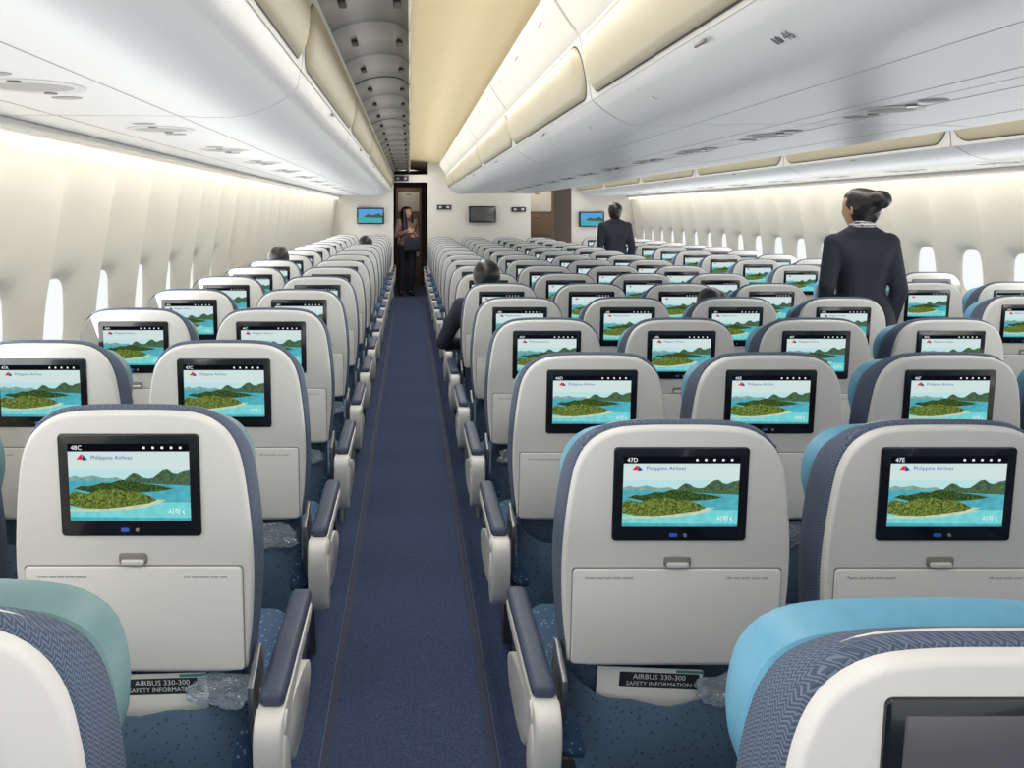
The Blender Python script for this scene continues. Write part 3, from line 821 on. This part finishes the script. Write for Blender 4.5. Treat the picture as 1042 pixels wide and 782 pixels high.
wide = dict(stand); wide.update(sh=((-.150, -.01, 1.370), (.150, -.01, 1.375)), el=((-.215, -.07, 1.13), (.19, -.05, 1.11)), wr=((-.15, .14, 1.0), (.175, .05, .88)), hd=((.3, .8, -.5), (0, .1, -1)), hs=((.8, 0, .5), (0, 1, 0)), hn=((.5, -.3, -.8), (-1, 0, 0)))
person((2.665, 4.82, 0), math.radians(-6), wide, math.radians(30), 'flight attendant in navy uniform, black hair in bun, standing turned away', M['jacket'], M['jacket'], voxel=.005, bun=True, skirt=True, scarf=True, sc=1.01, slim=.90)
person((2.665, 10.6, 0), math.radians(4), stand, 0, 'flight attendant in dark uniform standing in aisle, seen from behind', M['jacket'], M['jacket'], voxel=.008)
hold = dict(stand); hold.update(head=(.02, .03, 1.56), el=((-.22, -.02, 1.13), (.22, -.02, 1.13)), wr=((-.10, .22, 1.12), (.10, .20, 1.22)), hd=((1, .5, .1), (-1, .5, .1)), hs=((0, 0, 1), (0, 0, 1)), hn=((0, -1, 0), (0, -1, 0)),
                                hip=((-.08, .02, .90), (.10, 0, .90)), kn=((-.06, .08, .49), (.10, .02, .49)), an=((-.05, .0, .09), (.12, -.02, .09)), toe=((-.05, .14, .035), (.16, .11, .035)))
person((-.05, 15.35, 0), math.radians(205), hold, .35, 'long-haired person in brownish top standing in doorway holding bag', M['grey_top'], M['coat'], voxel=.008, long_hair=True)
bagd = obox(-.15, .15, -.05, .05, 0, .26, .04)
hb = add('handbag', data('handbag', bagd, M['coat']), loc=(.04, 15.05, .84), label='dark handbag held by the standing person', category='bag')
add('handle', multi('handle', [(tube((-.08, 0, .24), (-.05, 0, .33), .008), 0), (tube((.08, 0, .24), (.05, 0, .33), .008), 0), (tube((-.05, 0, .33), (.05, 0, .33), .008), 0)], [M['coat']]), hb)
def sitp(elx=-.24):
    return dict(head=(0, .03, 1.165), neck=(0, 0, 1.045), sh=((-.165, .01, .98), (.165, .01, .98)), chest=(0, .01, .87), waist=(0, .02, .69), pel=(0, .02, .60),
                el=((elx, .06, .74), (.19, .06, .74)), wr=((-.15, .26, .70), (.12, .26, .68)), hd=((.3, 1, -.1), (-.2, 1, -.1)), hs=((1, 0, 0), (-1, 0, 0)), hn=((0, 0, -1), (0, 0, -1)),
                hip=((-.09, .05, .59), (.09, .05, .59)), kn=((-.10, .40, .57), (.10, .40, .57)), an=((-.1, .38, .13), (.1, .38, .13)), toe=((-.1, .52, .05), (.1, .52, .05)))
def sitter(x, y, label, elx=-.2, dx=0, sc=1, lh=False):
    person((x+dx, y+.30, 0), 0, sitp(elx), 0, label, M['coat'], M['coat'], voxel=.008, group='seated passengers', sc=sc, long_hair=lh)
sitter(.55, .85+5*PITCH, 'seated passenger, black hair, dark jacket, elbow over aisle armrest', elx=-.28, dx=-.06, sc=.985)
sitter(1.63, .85+4*PITCH, 'seated passenger with black hair facing forward', dx=0, sc=.905)
sitter(-1.085, .78+7*PITCH, 'seated passenger with dark hair beside the window')
sitter(-.545, .78+11*PITCH, 'seated passenger with black hair beside the aisle')

# ------------------------------------------------------------------ lights, world, camera
w = bpy.data.worlds.new('World'); SC.world = w; w.use_nodes = True
bg = w.node_tree.nodes['Background']; bg.inputs[0].default_value = (.96, .98, 1, 1); bg.inputs[1].default_value = 1.35
def area(name, loc, rot, sx, sy, power, col=(1, 1, 1)):
    l = bpy.data.lights.new(name, 'AREA'); l.shape = 'RECTANGLE'; l.size = sx; l.size_y = sy; l.energy = power; l.color = col
    o = bpy.data.objects.new(name, l); COL.objects.link(o); o.location = loc; o.rotation_euler = rot
    return o
area('aisle_ceiling_light', (.2, 6.7, CZ+.84), (0, 0, 0), .25, 16, 104, (1, .98, .95))
area('aisle_ceiling_light', (2.5, 6.7, CZ+.84), (0, 0, 0), .25, 16, 104, (1, .98, .95))
area('ceiling_wash_light', (.22, 6.7, CZ+.50), (math.pi, 0, 0), .2, 16, 16, (1, .87, .60))
area('galley_light', (0, 16.6, 2.3), (0, 0, 0), .5, .8, 5, (1, .88, .72))
area('galley_light', (2.6, 15.9, 2.3), (0, 0, 0), .5, .8, 8, (1, .85, .65))
for xx in (0, 2.68): area('aisle_uplight_fill', (xx, 6.7, .9), (math.pi, 0, 0), .4, 16, 28, (1, .99, .97))  # added fill with no fixture behind it, brightens the bin undersides from below
for side in (-1, 1):
    area('window_daylight', (XC+side*2.62, 6.7, 1.2), (0, math.radians(108)*side, 0), .3, 16, 70, (.97, .99, 1))
    area('sidewall_wash', (XC+side*2.50, 6.7, CZ+.24), (0, math.radians(22)*-side, 0), .06, 16, 27, (1, .93, .76))
cam = bpy.data.cameras.new('Camera'); co = bpy.data.objects.new('Camera', cam); COL.objects.link(co)
co.location = (0, 0, CZ); co.rotation_euler = (math.pi/2, 0, 0)
cam.sensor_width = 36; cam.lens = 830/1042*36; cam.shift_x = 104/1042; cam.shift_y = -175/1042; cam.clip_start = .05
SC.camera = co
SC.view_settings.view_transform = 'Standard'
SC.view_settings.exposure = 0
